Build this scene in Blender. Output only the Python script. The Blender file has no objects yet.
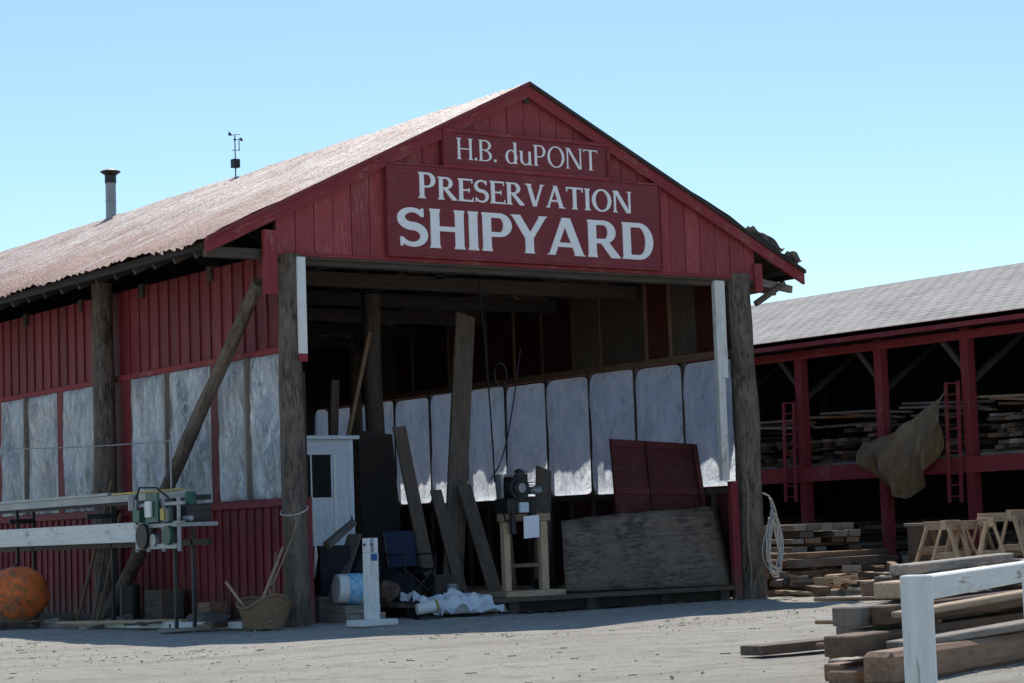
import bpy, math, random
from mathutils import Vector as V, Matrix, noise
random.seed(7)
R=random.uniform
SC=bpy.context.scene
# ------------------------------------------------------------------ materials
def newmat(name):
    m=bpy.data.materials.new(name); m.use_nodes=True
    nt=m.node_tree; nt.nodes.clear()
    return m,nt
class NB:
    def __init__(s,nt): s.nt=nt
    def n(s,t,**k):
        nd=s.nt.nodes.new(t)
        for a,b in k.items():
            if a=='ins':
                for i,v in b.items():
                    if isinstance(v,bpy.types.NodeSocket): s.nt.links.new(v,nd.inputs[i])
                    else: nd.inputs[i].default_value=v
            else: setattr(nd,a,b)
        return nd
    def mix(s,f,a,b,bt='MIX'):
        nd=s.n('ShaderNodeMix',data_type='RGBA',blend_type=bt)
        for i,v in ((0,f),(6,a),(7,b)):
            if isinstance(v,bpy.types.NodeSocket): s.nt.links.new(v,nd.inputs[i])
            else: nd.inputs[i].default_value=v if i==0 else (v[0],v[1],v[2],1)
        return nd.outputs[2]
    def ramp(s,f,a,b):
        nd=s.n('ShaderNodeMapRange',ins={0:f,1:a,2:b}); return nd.outputs[0]
    def noise(s,vec,scale,detail=6,rough=.6):
        return s.n('ShaderNodeTexNoise',ins={'Vector':vec,'Scale':scale,'Detail':detail,'Roughness':rough}).outputs[0]
    def map(s,vec,sc,rot=None):
        nd=s.n('ShaderNodeMapping',ins={0:vec,3:sc})
        if rot: nd.inputs[2].default_value=rot
        return nd.outputs[0]
def pm(name,c1,c2,grain=(1,10,10),ns=1.6,rough=.75,var=.3,bump=.25,c3=None,c3t=(.55,.75),metal=0,coords='loc',spec=.3,hz=None,bs=None):
    m,nt=newmat(name); b=NB(nt)
    if coords=='loc': vec=b.n('ShaderNodeAttribute',attribute_name='loc').outputs['Vector']
    else: vec=b.n('ShaderNodeTexCoord').outputs['Object']
    obj=b.n('ShaderNodeTexCoord').outputs['Object']
    g=b.map(vec,grain)
    n1=b.noise(g,ns,4,.65)
    col=b.mix(b.ramp(n1,.3,.7),c1,c2)
    if c3:
        n2=b.noise(b.map(obj,(1,1,.6)),1.3,4,.7)
        n3=b.noise(g,ns*2.3,3,.6)
        ad=b.n('ShaderNodeMath',operation='ADD',ins={0:n2,1:n3}); 
        hf=b.n('ShaderNodeMath',operation='MULTIPLY',ins={0:ad.outputs[0],1:.5}).outputs[0]
        col=b.mix(b.ramp(hf,*c3t),col,c3)
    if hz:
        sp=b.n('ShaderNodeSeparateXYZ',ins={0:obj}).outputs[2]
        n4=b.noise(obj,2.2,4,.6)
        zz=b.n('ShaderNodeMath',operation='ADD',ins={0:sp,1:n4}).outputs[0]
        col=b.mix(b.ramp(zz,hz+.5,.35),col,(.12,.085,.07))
    rnd=b.n('ShaderNodeNewGeometry').outputs['Random Per Island']
    vv=b.n('ShaderNodeMapRange',ins={0:rnd,1:0.,2:1.,3:1-var,4:1+var*.5}).outputs[0]
    hs=b.n('ShaderNodeHueSaturation',ins={'Value':vv,'Color':col}).outputs[0]
    bp=b.n('ShaderNodeBump',ins={'Strength':bump,'Distance':bs or .02,'Height':n1}).outputs[0]
    p=b.n('ShaderNodeBsdfPrincipled',ins={'Base Color':hs,'Roughness':rough,'Metallic':metal,'Normal':bp,'Specular IOR Level':spec})
    b.n('ShaderNodeOutputMaterial',ins={0:p.outputs[0]})
    return m
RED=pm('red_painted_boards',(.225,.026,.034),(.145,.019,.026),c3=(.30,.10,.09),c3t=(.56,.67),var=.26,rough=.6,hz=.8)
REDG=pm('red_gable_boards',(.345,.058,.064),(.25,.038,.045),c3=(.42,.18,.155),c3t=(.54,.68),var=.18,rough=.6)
REDT=pm('red_trim',(.29,.04,.05),(.20,.028,.034),c3=(.32,.16,.13),c3t=(.55,.67),var=.12)
REDS=pm('sign_red_paint',(.215,.030,.038),(.175,.024,.032),c3=(.30,.085,.08),c3t=(.55,.70),var=.0,rough=.5,bump=.08)
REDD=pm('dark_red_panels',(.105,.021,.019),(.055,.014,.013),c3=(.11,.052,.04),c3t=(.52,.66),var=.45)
WHITE=pm('white_paint',(.80,.80,.78),(.68,.68,.66),c3=(.42,.40,.36),c3t=(.58,.72),var=.04,rough=.5,bump=.1)
WHITEB=pm('weathered_white_paint',(.78,.78,.75),(.64,.63,.59),c3=(.27,.24,.20),c3t=(.55,.64),var=.05,rough=.6,bump=.2)
LOG=pm('weathered_log',(.22,.175,.140),(.095,.072,.058),grain=(1.2,6,6),ns=1.5,c3=(.045,.035,.028),c3t=(.5,.62),bump=1.,var=.15,bs=.06)
GREY=pm('grey_timber',(.34,.295,.25),(.18,.15,.125),grain=(1.2,14,14),c3=(.075,.06,.05),c3t=(.54,.7),var=.5,bump=.4)
TAN=pm('tan_timber',(.52,.38,.25),(.34,.235,.15),grain=(1.2,14,14),c3=(.2,.145,.105),c3t=(.54,.7),var=.45,bump=.3)
BRN=pm('brown_timber',(.28,.175,.11),(.15,.092,.06),grain=(1.2,14,14),c3=(.08,.058,.044),c3t=(.54,.7),var=.5,bump=.35)
DGR=pm('dark_old_plank',(.155,.118,.092),(.085,.064,.05),grain=(1.2,12,12),c3=(.04,.032,.027),c3t=(.52,.66),var=.3,bump=.4)
DRK=pm('dark_rafters',(.09,.07,.058),(.043,.034,.028),grain=(1,12,12),var=.5,bump=.3)
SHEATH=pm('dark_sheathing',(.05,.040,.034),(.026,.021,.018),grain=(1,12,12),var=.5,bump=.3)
PLYW=pm('weathered_plywood',(.215,.165,.125),(.13,.10,.076),grain=(1,5,5),c3=(.065,.05,.042),c3t=(.48,.60),var=.1)
STEEL=pm('galvanised_steel',(.34,.36,.38),(.22,.23,.25),grain=(1,3,3),metal=.6,rough=.45,var=.15,bump=.05)
DMET=pm('dark_metal',(.06,.06,.065),(.03,.03,.03),metal=.5,rough=.5,var=.3,bump=.1)
GRN=pm('machine_green_paint',(.035,.13,.10),(.02,.075,.06),rough=.4,var=.3,bump=.1,c3=(.1,.08,.06))
YEL=pm('yellow_paint',(.55,.42,.10),(.42,.33,.09),rough=.5,var=.1,bump=.05,c3=(.2,.17,.1))
ROPE=pm('rope_fibre',(.62,.60,.56),(.4,.38,.34),ns=20,grain=(1,1,1),var=.1)
ROPEB=pm('old_rope',(.35,.27,.18),(.2,.15,.1),ns=20,grain=(1,1,1),var=.1)
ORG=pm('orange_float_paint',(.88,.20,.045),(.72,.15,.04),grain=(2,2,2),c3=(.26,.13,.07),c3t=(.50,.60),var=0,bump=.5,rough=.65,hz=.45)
PAPER=pm('paper',(.85,.87,.92),(.8,.82,.88),var=0,bump=0)
BLUE=pm('blue_plastic',(.03,.12,.35),(.025,.09,.28),var=.1,rough=.4)
BLK=pm('black_fabric',(.02,.022,.03),(.012,.012,.016),var=.3)
WICK=pm('wicker',(.36,.235,.14),(.19,.115,.065),grain=(30,30,60),ns=1,var=.1,bump=.6)
BOOTH=pm('pale_blue_white_paint',(.64,.71,.78),(.52,.59,.66),c3=(.32,.34,.35),c3t=(.56,.7),var=.08)
GLASSD=pm('dark_glass',(.012,.014,.018),(.01,.012,.014),rough=.5,var=0,bump=0,spec=.1)
CLOTH=pm('white_cloth',(.76,.77,.79),(.66,.67,.7),grain=(3,3,3),var=0,bump=.3)
WHITES=pm('sign_white_paint',(.88,.88,.88),(.83,.83,.83),c3=(.68,.62,.61),c3t=(.60,.75),var=0,bump=.05,coords='obj')
ROOFG=pm('torn_grey_metal',(.36,.37,.38),(.14,.14,.14),c3=(.2,.1,.07),coords='obj',grain=(2,2,2),rough=.6)
STONE=pm('pebble_stone',(.56,.51,.44),(.42,.38,.32),grain=(4,4,4),var=.3,bump=.1)
CHIP=pm('wood_chip',(.42,.34,.25),(.28,.22,.16),grain=(4,4,4),var=.3,bump=.1)
BLUED=pm('blue_fabric',(.022,.038,.085),(.015,.026,.06),var=.1); BLUEL=pm('blue_label',(.05,.35,.62),(.5,.65,.8),grain=(4,4,4),ns=3,var=0)

def shingle():
    m,nt=newmat('grey_shingles'); b=NB(nt)
    o=b.n('ShaderNodeTexCoord').outputs['UV']
    br=b.n('ShaderNodeTexBrick',ins={'Vector':o,'Color1':(.38,.355,.33,1),'Color2':(.24,.225,.21,1),'Mortar':(.05,.05,.05,1),'Scale':1.0,'Mortar Size':.035,'Brick Width':.5,'Row Height':.40})
    n=b.noise(o,.6,6,.7); c=b.mix(b.ramp(n,.35,.8),br.outputs[0],(.40,.375,.35))
    n2=b.noise(o,14,3,.8); c=b.mix(b.ramp(n2,.45,.8),c,(.12,.12,.12))
    bp=b.n('ShaderNodeBump',ins={'Strength':.8,'Distance':.05,'Height':br.outputs[1]});bp.invert=True
    p=b.n('ShaderNodeBsdfPrincipled',ins={'Base Color':c,'Roughness':.9,'Normal':bp.outputs[0]})
    b.n('ShaderNodeOutputMaterial',ins={0:p.outputs[0]}); return m
SHING=shingle()
def roofmat():
    m,nt=newmat('rusty_corrugated_metal'); b=NB(nt)
    o=b.n('ShaderNodeTexCoord').outputs['Object']
    st=b.noise(b.map(o,(.35,2.6,.35)),1.0,8,.8)
    st2=b.noise(b.map(o,(1.2,9,1.2)),1.0,6,.8)
    bl=b.noise(o,.55,6,.75)
    fine=b.noise(b.map(o,(4,7,4)),1.5,5,.8)
    c=b.mix(b.ramp(st,.38,.60),(.46,.385,.355),(.25,.125,.09))
    c=b.mix(b.ramp(st2,.48,.64),c,(.58,.51,.475))
    ad=b.n('ShaderNodeMath',operation='ADD',ins={0:bl,1:st}).outputs[0]
    x=b.n('ShaderNodeSeparateXYZ',ins={0:o}).outputs[0]
    xe=b.ramp(x,2.2,-2.0)
    xm=b.n('ShaderNodeMath',operation='MULTIPLY',ins={0:xe,1:.30}).outputs[0]
    ad2=b.n('ShaderNodeMath',operation='ADD',ins={0:ad,1:xm}).outputs[0]
    c=b.mix(b.ramp(ad2,.98,1.18),c,(.23,.088,.05))
    c=b.mix(b.ramp(fine,.50,.66),c,(.15,.085,.065))
    bp=b.n('ShaderNodeBump',ins={'Strength':.8,'Distance':.05,'Height':fine}).outputs[0]
    p=b.n('ShaderNodeBsdfPrincipled',ins={'Base Color':c,'Roughness':.5,'Metallic':.1,'Normal':bp,'Specular IOR Level':.5})
    b.n('ShaderNodeOutputMaterial',ins={0:p.outputs[0]}); return m
ROOF=roofmat()
def plastic(name,tint,tr,dk=.7,gloss=.14,gr=.25,folds=False):
    m,nt=newmat(name); b=NB(nt)
    lo=b.n('ShaderNodeAttribute',attribute_name='loc').outputs['Vector']
    if folds:
        w=b.noise(b.map(lo,(1,3.4,.7),(.55,0,0)),1.5,5,.62)
        w2=b.noise(b.map(lo,(1,1.5,.5),(-.7,0,0)),1.0,4,.6)
    else:
        w=b.noise(b.map(lo,(2.6,2.6,1.1)),1.5,6,.7)
        w2=b.noise(b.map(lo,(1.1,1.1,.7)),.9,4,.6)
    bp=b.n('ShaderNodeBump',ins={'Strength':1.,'Distance':.3,'Height':w}).outputs[0]
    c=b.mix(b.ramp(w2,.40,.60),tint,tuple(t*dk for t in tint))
    c=b.mix(b.ramp(w,.52,.64),c,tuple(min(.93,t*1.18) for t in tint))  # fold shading painted into the sheet colour: crests lightened here, creases darkened below
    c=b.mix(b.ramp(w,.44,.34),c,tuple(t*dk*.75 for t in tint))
    df=b.n('ShaderNodeBsdfDiffuse',ins={0:c,2:bp}).outputs[0]
    tl=b.n('ShaderNodeBsdfTranslucent',ins={0:c,1:bp}).outputs[0]
    gl=b.n('ShaderNodeBsdfGlossy',ins={0:(.9,.9,.9,1),'Roughness':gr,'Normal':bp}).outputs[0]
    a=b.n('ShaderNodeMixShader',ins={0:tr,1:df,2:tl}).outputs[0]
    a=b.n('ShaderNodeMixShader',ins={0:gloss,1:a,2:gl}).outputs[0]
    b.n('ShaderNodeOutputMaterial',ins={0:a}); return m
PLAS=plastic('plastic_sheeting',(.80,.86,.93),.84,.86,.10)
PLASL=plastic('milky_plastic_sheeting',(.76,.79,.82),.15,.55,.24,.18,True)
TARPM=plastic('tan_tarp',(.50,.31,.13),.35)
def groundmat():
    m,nt=newmat('gravel_dirt'); b=NB(nt)
    o=b.n('ShaderNodeTexCoord').outputs['Object']
    a=b.noise(o,.22,8,.65); c1=b.noise(o,2.2,8,.75); f=b.noise(o,20,6,.8)
    tr=b.noise(b.map(o,(.10,1.1,1),(0,0,.25)),1.0,6,.6)
    c=b.mix(b.ramp(a,.35,.68),(.58,.535,.46),(.67,.625,.55))
    c=b.mix(b.ramp(tr,.50,.68),c,(.48,.43,.36))
    c=b.mix(b.ramp(c1,.50,.70),c,(.40,.355,.29))
    c=b.mix(b.ramp(f,.53,.74),c,(.26,.225,.18))
    vo=b.n('ShaderNodeTexVoronoi',ins={'Vector':o,'Scale':8.})
    c=b.mix(b.ramp(vo.outputs[0],.16,.05),c,(.68,.64,.58))
    h=b.n('ShaderNodeMath',operation='ADD',ins={0:f,1:c1}).outputs[0]
    bp=b.n('ShaderNodeBump',ins={'Strength':.9,'Distance':.07,'Height':h}).outputs[0]
    p=b.n('ShaderNodeBsdfPrincipled',ins={'Base Color':c,'Roughness':.95,'Normal':bp,'Specular IOR Level':.15})
    b.n('ShaderNodeOutputMaterial',ins={0:p.outputs[0]}); return m
GROUND=groundmat()
# ------------------------------------------------------------------ mesh builder
class M:
    def __init__(s): s.v=[];s.f=[];s.mi=[];s.sm=[];s.loc=[];s.mats=[]
    def _m(s,m):
        if m not in s.mats: s.mats.append(m)
        return s.mats.index(m)
    def add(s,vs,fs,m,locs=None,smooth=False):
        b=len(s.v); s.v+= [tuple(p) for p in vs]
        o=V((R(0,80),R(0,80),R(0,80)))
        s.loc+=[tuple(V(l)+o) for l in (locs or vs)]
        k=s._m(m)
        for f in fs: s.f.append(tuple(i+b for i in f)); s.mi.append(k); s.sm.append(smooth)
    def box(s,x0,y0,z0,x1,y1,z1,m):
        vs=[(x,y,z) for x in (x0,x1) for y in (y0,y1) for z in (z0,z1)]
        d=[abs(x1-x0),abs(y1-y0),abs(z1-z0)]; k=d.index(max(d)); ax=[k,(k+1)%3,(k+2)%3]
        s.add(vs,[(0,1,3,2),(4,6,7,5),(0,4,5,1),(2,3,7,6),(0,2,6,4),(1,5,7,3)],m,[(p[ax[0]],p[ax[1]],p[ax[2]]) for p in vs])
    def beam(s,p,q,w,h,m,up=(0,0,1),taper=1):
        p=V(p);q=V(q);d=(q-p);L=d.length;d.normalize();up=V(up)
        if abs(d.dot(up))>.99: up=V((0,1,0))
        sd=d.cross(up).normalized(); u=sd.cross(d)
        vs=[];lc=[]
        for t,c,tp in ((0,p,1),(L,q,taper)):
            for a in (-w/2,w/2):
                for e in (-h/2,h/2): vs.append(c+sd*a*tp+u*e*tp); lc.append((t,a,e))
        s.add(vs,[(0,1,3,2),(4,6,7,5),(0,4,5,1),(2,3,7,6),(0,2,6,4),(1,5,7,3)],m,lc)
    def cyl(s,p,q,r0,r1,m,n=12,cap=True,rings=1,jit=0,smooth=True):
        p=V(p);q=V(q);d=q-p;L=d.length;d.normalize()
        a=V((1,0,0)) if abs(d.x)<.8 else V((0,1,0)); e1=d.cross(a).normalized(); e2=d.cross(e1)
        vs=[];lc=[];fs=[];ph=R(0,9)
        for i in range(rings+1):
            t=i/rings; r=r0+(r1-r0)*t
            w=V((0,0,0))
            if jit: w=e1*noise.noise(V((t*L*.35,ph,0)))*jit*1.2+e2*noise.noise(V((t*L*.35,0,ph)))*jit*1.2
            for k in range(n):
                an=2*math.pi*k/n; rr=r
                if jit: rr*=1+jit*2.2*noise.noise(V((t*L*.8,math.cos(an)*1.5+ph,math.sin(an)*1.5)))
                vs.append(p+d*L*t+w+(e1*math.cos(an)+e2*math.sin(an))*rr); lc.append((L*t,math.cos(an)*r,math.sin(an)*r))
        for i in range(rings):
            for k in range(n):
                fs.append((i*n+k,i*n+(k+1)%n,(i+1)*n+(k+1)%n,(i+1)*n+k))
        s.add(vs,fs,m,lc,smooth)
        if cap:
            s.add(vs[:n],[tuple(range(n))[::-1]],m,[(l[1],l[2],0) for l in lc[:n]])
            s.add(vs[-n:],[tuple(range(n))],m,[(l[1],l[2],0) for l in lc[-n:]])
    def prism(s,pts,off,m,locs=None):
        n=len(pts); off=V(off); a=[V(p) for p in pts]; vs=a+[p+off for p in a]
        fs=[tuple(range(n))[::-1],tuple(range(n,2*n))]+[(i,(i+1)%n,n+(i+1)%n,n+i) for i in range(n)]
        s.add(vs,fs,m,(locs+locs) if locs else None)
    def tube(s,pts,r,m,n=6):
        pts=[V(p) for p in pts]; vs=[];fs=[];lc=[];L=0
        for i,p in enumerate(pts):
            d=(pts[min(i+1,len(pts)-1)]-pts[max(i-1,0)]).normalized()
            a=V((0,0,1)) if abs(d.z)<.9 else V((1,0,0)); e1=d.cross(a).normalized(); e2=d.cross(e1)
            if i: L+=(p-pts[i-1]).length
            for k in range(n):
                an=2*math.pi*k/n; vs.append(p+(e1*math.cos(an)+e2*math.sin(an))*r); lc.append((L,math.cos(an)*r,math.sin(an)*r))
        for i in range(len(pts)-1):
            for k in range(n): fs.append((i*n+k,i*n+(k+1)%n,(i+1)*n+(k+1)%n,(i+1)*n+k))
        s.add(vs,fs,m,lc,True)
    def grid(s,fn,nu,nv,m,smooth=True):
        vs=[fn(i/nu,j/nv) for i in range(nu+1) for j in range(nv+1)]
        fs=[(i*(nv+1)+j,(i+1)*(nv+1)+j,(i+1)*(nv+1)+j+1,i*(nv+1)+j+1) for i in range(nu) for j in range(nv)]
        s.add(vs,fs,m,None,smooth)
    def sph(s,c,r,m,nu=16,nv=10,sc=(1,1,1),jit=0):
        c=V(c)
        def fn(a,b):
            th=a*2*math.pi; ph=(b-.5)*math.pi
            p=V((math.cos(th)*math.cos(ph),math.sin(th)*math.cos(ph),math.sin(ph)))
            k=1+jit*noise.noise(p*2+c)
            return c+V((p.x*sc[0],p.y*sc[1],p.z*sc[2]))*r*k
        s.grid(fn,nu,nv,m)
    def make(s,name,parent=None,bevel=0):
        me=bpy.data.meshes.new(name); me.from_pydata(s.v,[],s.f); 
        for m in s.mats: me.materials.append(m)
        me.polygons.foreach_set('material_index',s.mi); me.polygons.foreach_set('use_smooth',s.sm)
        at=me.attributes.new('loc','FLOAT_VECTOR','POINT'); at.data.foreach_set('vector',[c for l in s.loc for c in l])
        me.update()
        o=bpy.data.objects.new(name,me); SC.collection.objects.link(o)
        if parent: o.parent=parent
        if bevel:
            bm=o.modifiers.new('bevel','BEVEL'); bm.width=bevel; bm.segments=1; bm.limit_method='ANGLE'
        return o
def empty(name):
    o=bpy.data.objects.new(name,None); SC.collection.objects.link(o); o.empty_display_size=.5; return o

# ------------------------------------------------------------------ ground
def ground():
    def axis():
        a=[-2500,-900,-350,-150,-90]
        x=-60
        while x<60: a.append(x); x+=.5
        return a+[60,90,150,350,900,2500]
    ax=axis(); n=len(ax); vs=[];
    for x in ax:
        for y in ax:
            z=0
            if abs(x)<60 and abs(y)<60:
                z=.05*noise.noise(V((x*.22,y*.22,0)))+.035*noise.noise(V((x*.8,y*.8,3)))-.015
            vs.append((x,y,z))
    fs=[(i*n+j,(i+1)*n+j,(i+1)*n+j+1,i*n+j+1) for i in range(n-1) for j in range(n-1)]
    m=M(); m.add(vs,fs,GROUND,None,True); m.make('ground')
    g=M()
    for _ in range(6500):
        if R(0,1)<.4: x=R(-12,14); y=R(-22,1)
        else: x=R(-8,16);y=R(-9,1.5)
        if noise.noise(V((x*.5,y*.5,8)))<R(-.35,.25): continue
        r=R(.006,.022)*(2.2 if R(0,1)<.05 else 1)
        if R(0,1)<.9:
            c=V((x,y,r*.2)); vs=[c+V((R(.6,1)*a*r,R(.6,1)*b_*r,R(.4,.7)*d*r)) for a,b_,d in ((1,0,0),(-1,0,0),(0,1,0),(0,-1,0),(0,0,1),(0,0,-1))]
            g.add(vs,[(0,2,4),(2,1,4),(1,3,4),(3,0,4),(2,0,5),(1,2,5),(3,1,5),(0,3,5)],STONE)
        else:
            a=R(0,6.3); d=V((math.cos(a),math.sin(a),0))*R(.02,.07); c=V((x,y,.012)); g.beam(c-d,c+d,.02,.012,CHIP)
    g.make('gravel')
ground()

# ------------------------------------------------------------------ main shed
shed=empty('red_boat_shed')
RZ=11.02; EZ=7.35; RX=5.78; HW=7.66; SL=(RZ-EZ)/HW; LEN=46.
def rz(x): return RZ-SL*abs(x-RX)
def roof():
    for side,nm in ((-1,'corrugated_roof_slope'),(1,'corrugated_roof_slope')):
        m=M(); ny=int((LEN+.5)/.075); nx=24
        def fn(a,b):
            y=-.22+(LEN+.6)*a; t=b
            x=RX+side*HW*t
            z=RZ-SL*HW*t+.022*math.sin(a*ny*math.pi/2)+.03
            z+=.09*noise.noise(V((x*.5,y*.45,1)))*(.3+t)+.03*noise.noise(V((x*1.4,y*1.6,4)))
            if t>.97: 
                k=noise.noise(V((y*1.3,5,0)))+.5*noise.noise(V((y*5.3,9,0))); x+=side*.14*k; z-=.09*abs(k)
            z+=.02*((t*4)%1)
            return (x,y,z)
        m.grid(fn,ny,nx,ROOF); m.make(nm,shed)
    m=M()
    for side in (-1,1):
        t=0
        while t<1:
            t2=min(t+.06,1)
            x0=RX+side*(HW-.08)*t; x1=RX+side*(HW-.08)*(t2-.004)
            z0=RZ-SL*abs(x0-RX)-.06; z1=RZ-SL*abs(x1-RX)-.06
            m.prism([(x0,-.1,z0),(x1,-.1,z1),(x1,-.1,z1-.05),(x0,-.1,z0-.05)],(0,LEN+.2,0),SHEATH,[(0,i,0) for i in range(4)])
            t+=.06
    m.make('roof_sheathing',shed)
    m=M()
    y=.9
    while y<LEN:
        for side in (-1,1):
            m.beam((RX,y,RZ-.28),(RX+side*(HW-.3),y,RZ-.28-SL*(HW-.3)),.1,.2,DRK)
        y+=.9
    for y in [3.2*i+.35 for i in range(14)]:
        m.beam((.1,y,7.2),(11.4,y,7.2),.2,.3,DRK)
        m.beam((RX,y,7.3),(RX,y,RZ-.4),.2,.2,DRK)
        m.beam((RX-.2,y+.15,7.3),(RX-3.4,y+.15,9.0),.12,.2,DRK); m.beam((RX+.2,y+.15,7.3),(RX+3.4,y+.15,9.0),.12,.2,DRK)
    for x in (1.2,2.7,4.2,7.4,8.9,10.4):
        m.beam((x,.2,rz(x)-.5),(x,LEN,rz(x)-.5),.14,.16,DRK)
    for x in (2.6,8.8,5.8):
        m.beam((x,.3,7.42),(x,LEN,7.42),.16,.12,DGR)
    m.beam((RX,-.1,RZ-.24),(RX,LEN,RZ-.24),.14,.3,DRK)
    m.beam((-1.72,-.05,EZ-.06),(-1.72,LEN,EZ-.06),.06,.16,SHEATH)
    m.beam((13.3,-.05,EZ-.06),(13.3,LEN,EZ-.06),.06,.16,SHEATH)
    m.make('roof_timbers',shed)
    m=M()
    for side in (-1,1):
        xe=RX+side*HW
        m.prism([(RX,-.17,RZ+.02),(xe,-.17,EZ+.02),(xe,-.17,EZ-.28),(RX,-.17,RZ-.28)],(0,.07,0),REDT,[(0,0,0),(8,0,0),(8,.3,0),(0,.3,0)])
        m.prism([(RX,-.235,RZ+.05),(xe,-.235,EZ+.05),(xe,-.235,EZ-.03),(RX,-.235,RZ-.03)],(0,.06,0),SHEATH if side>0 else REDS,[(0,0,0),(8,0,0),(8,.1,0),(0,.1,0)])
    m.make('rake_boards',shed)
roof()
def gable():
    m=M(); x=-.3
    while x<12.0:
        x2=min(x+.43,12.05); a=x+.009;b=x2-.009
        pts=[(a,0,7.2),(b,0,7.2),(b,0,rz(b)-.12)]
        if a<RX<b: pts.append((RX,0,rz(RX)-.12))
        pts.append((a,0,rz(a)-.12))
        dy=R(-.008,.008)
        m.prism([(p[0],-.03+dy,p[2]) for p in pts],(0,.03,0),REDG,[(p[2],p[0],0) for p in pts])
        x=x2
    m.make('gable_boards',shed)
    m=M()
    m.prism([(-.3,.01,7.22),(12.05,.01,7.22),(12.05,.01,rz(12.05)-.14),(RX,.01,RZ-.14),(-.3,.01,rz(-.3)-.14)],(0,.05,0),SHEATH)
    m.box(-.28,.07,6.98,12.0,.33,7.3,DRK)
    m.box(-.3,-.06,7.13,12.05,-.032,7.2,REDT)
    m.box(-.3,-.03,7.08,12.05,.05,7.195,DRK)
    m.make('door_header',shed)
    m=M(); m.box(-.62,-.13,6.35,-.33,-.03,7.60,REDT); m.box(11.98,-.12,6.85,12.2,-.02,7.5,REDT)
    m.beam((-.2,.15,7.15),(-1.75,.15,7.15),.16,.2,DRK); m.make('eave_brackets',shed,.008)
    m=M()
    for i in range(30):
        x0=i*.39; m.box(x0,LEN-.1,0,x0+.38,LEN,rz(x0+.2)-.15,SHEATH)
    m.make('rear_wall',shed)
gable()
def logs():
    m=M()
    m.cyl((-.02,.02,-.1),(-.02,.02,7.15),.25,.225,LOG,16,rings=26,jit=.06)
    m.make('front_log_post',shed)
    m=M(); m.cyl((11.62,.05,-.1),(11.62,.05,7.25),.31,.27,LOG,16,rings=26,jit=.06); m.make('front_log_post',shed)
    for y in (8.2,16.3,24.4,32.5,40.6):
        m=M(); m.cyl((-.2,y-.1,-.1),(-.2,y-.1,7.5),.27,.24,LOG,14,rings=20,jit=.06)
        m.make('side_log_post',shed)
    m=M(); m.cyl((-.36,.56,6.65),(-.42,7.7,-.05),.13,.17,LOG,12,rings=16,jit=.06); m.make('diagonal_log_brace',shed)
    m=M(); m.box(.01,-.30,5.2,.19,-.235,7.08,WHITE); m.box(.01,-.302,5.05,.19,-.24,5.195,REDT)
    m.box(.24,.12,0,.44,.24,2.45,RED); m.box(.30,.12,2.46,.36,.2,4.9,DRK)
    m.box(10.84,-.02,2.62,10.98,.1,7.08,WHITEB); m.box(10.985,-.015,4.9,11.14,.08,7.08,WHITEB)
    m.box(11.06,-.02,.0,11.28,.1,2.6,RED); m.box(10.985,.0,2.62,11.06,.08,4.88,WHITEB)
    m.make('door_jamb_boards',shed,.006)
logs()
def clad(m,x,y0,y1,z0,z1,mat,side=-1,w=.48):
    y=y0
    while y<y1-.02:
        y2=min(y+w,y1); 
        m.box(x,y+.004,z0,x+.03,y2-.004,z1,mat)
        m.box(x+(-.035 if side<0 else .033),y-.03,z0+.01,x+(-.002 if side<0 else .068),y+.03,z1-.01,mat)
        y=y2
def leftwall():
    X=.16
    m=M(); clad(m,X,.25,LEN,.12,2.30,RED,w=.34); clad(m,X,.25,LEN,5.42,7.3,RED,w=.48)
    m.make('side_wall_boards',shed)
    m=M()
    m.box(X-.09,.25,2.30,X+.06,LEN,2.45,RED); m.box(X-.07,.25,5.30,X+.06,LEN,5.42,REDT); m.box(X-.05,.25,0,X+.03,LEN,.12,SHEATH)
    posts=[.35,3.42,7.5,8.75 ,11.15,14.9,16.8,20,23,26,29.5,33,36.5,40,43,46]
    for y in posts: m.box(X-.06,y-.17,2.45,X+.07,y+.17,5.30,RED)
    m.make('window_frames',shed,.005)
    for a,b in zip(posts,posts[1:]):
        if b-a<1.3: 
            m=M(); m.box(X-.01,a+.17,2.45,X+.02,b-.17,5.3,RED); m.make('infill_board',shed); continue
        m=M()
        y0=a+.17;y1=b-.17; k=max(1,round((y1-y0)/1.6)); w=(y1-y0)/k
        for i in range(k):
            c0=y0+i*w;c1=c0+w; ph=R(0,50); sk=random.choice([-1,1])*R(.5,1.2)
            def fn(u,v):
                y=c0+(c1-c0)*u; z=2.46+2.83*v
                bl=math.sin(math.pi*u)**.5*math.sin(math.pi*v)**.35
                q=noise.noise(V((y*2.4+z*.9*sk,z*.5-y*.4*sk,ph))); ridge=(1-abs(q)*3.2)
                q2=noise.noise(V((y*4.5-z*1.6*sk,z*1.0,ph+9))); r2=(1-abs(q2)*3.2)
                return (X-.05-.06*bl-.10*ridge*bl-.04*r2*bl,y,z)
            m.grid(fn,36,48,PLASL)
            if i: m.box(X-.18,c0-.03,2.46,X-.02,c0+.03,5.29,GREY)
        m.make('plastic_window',shed)
leftwall()
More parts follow.
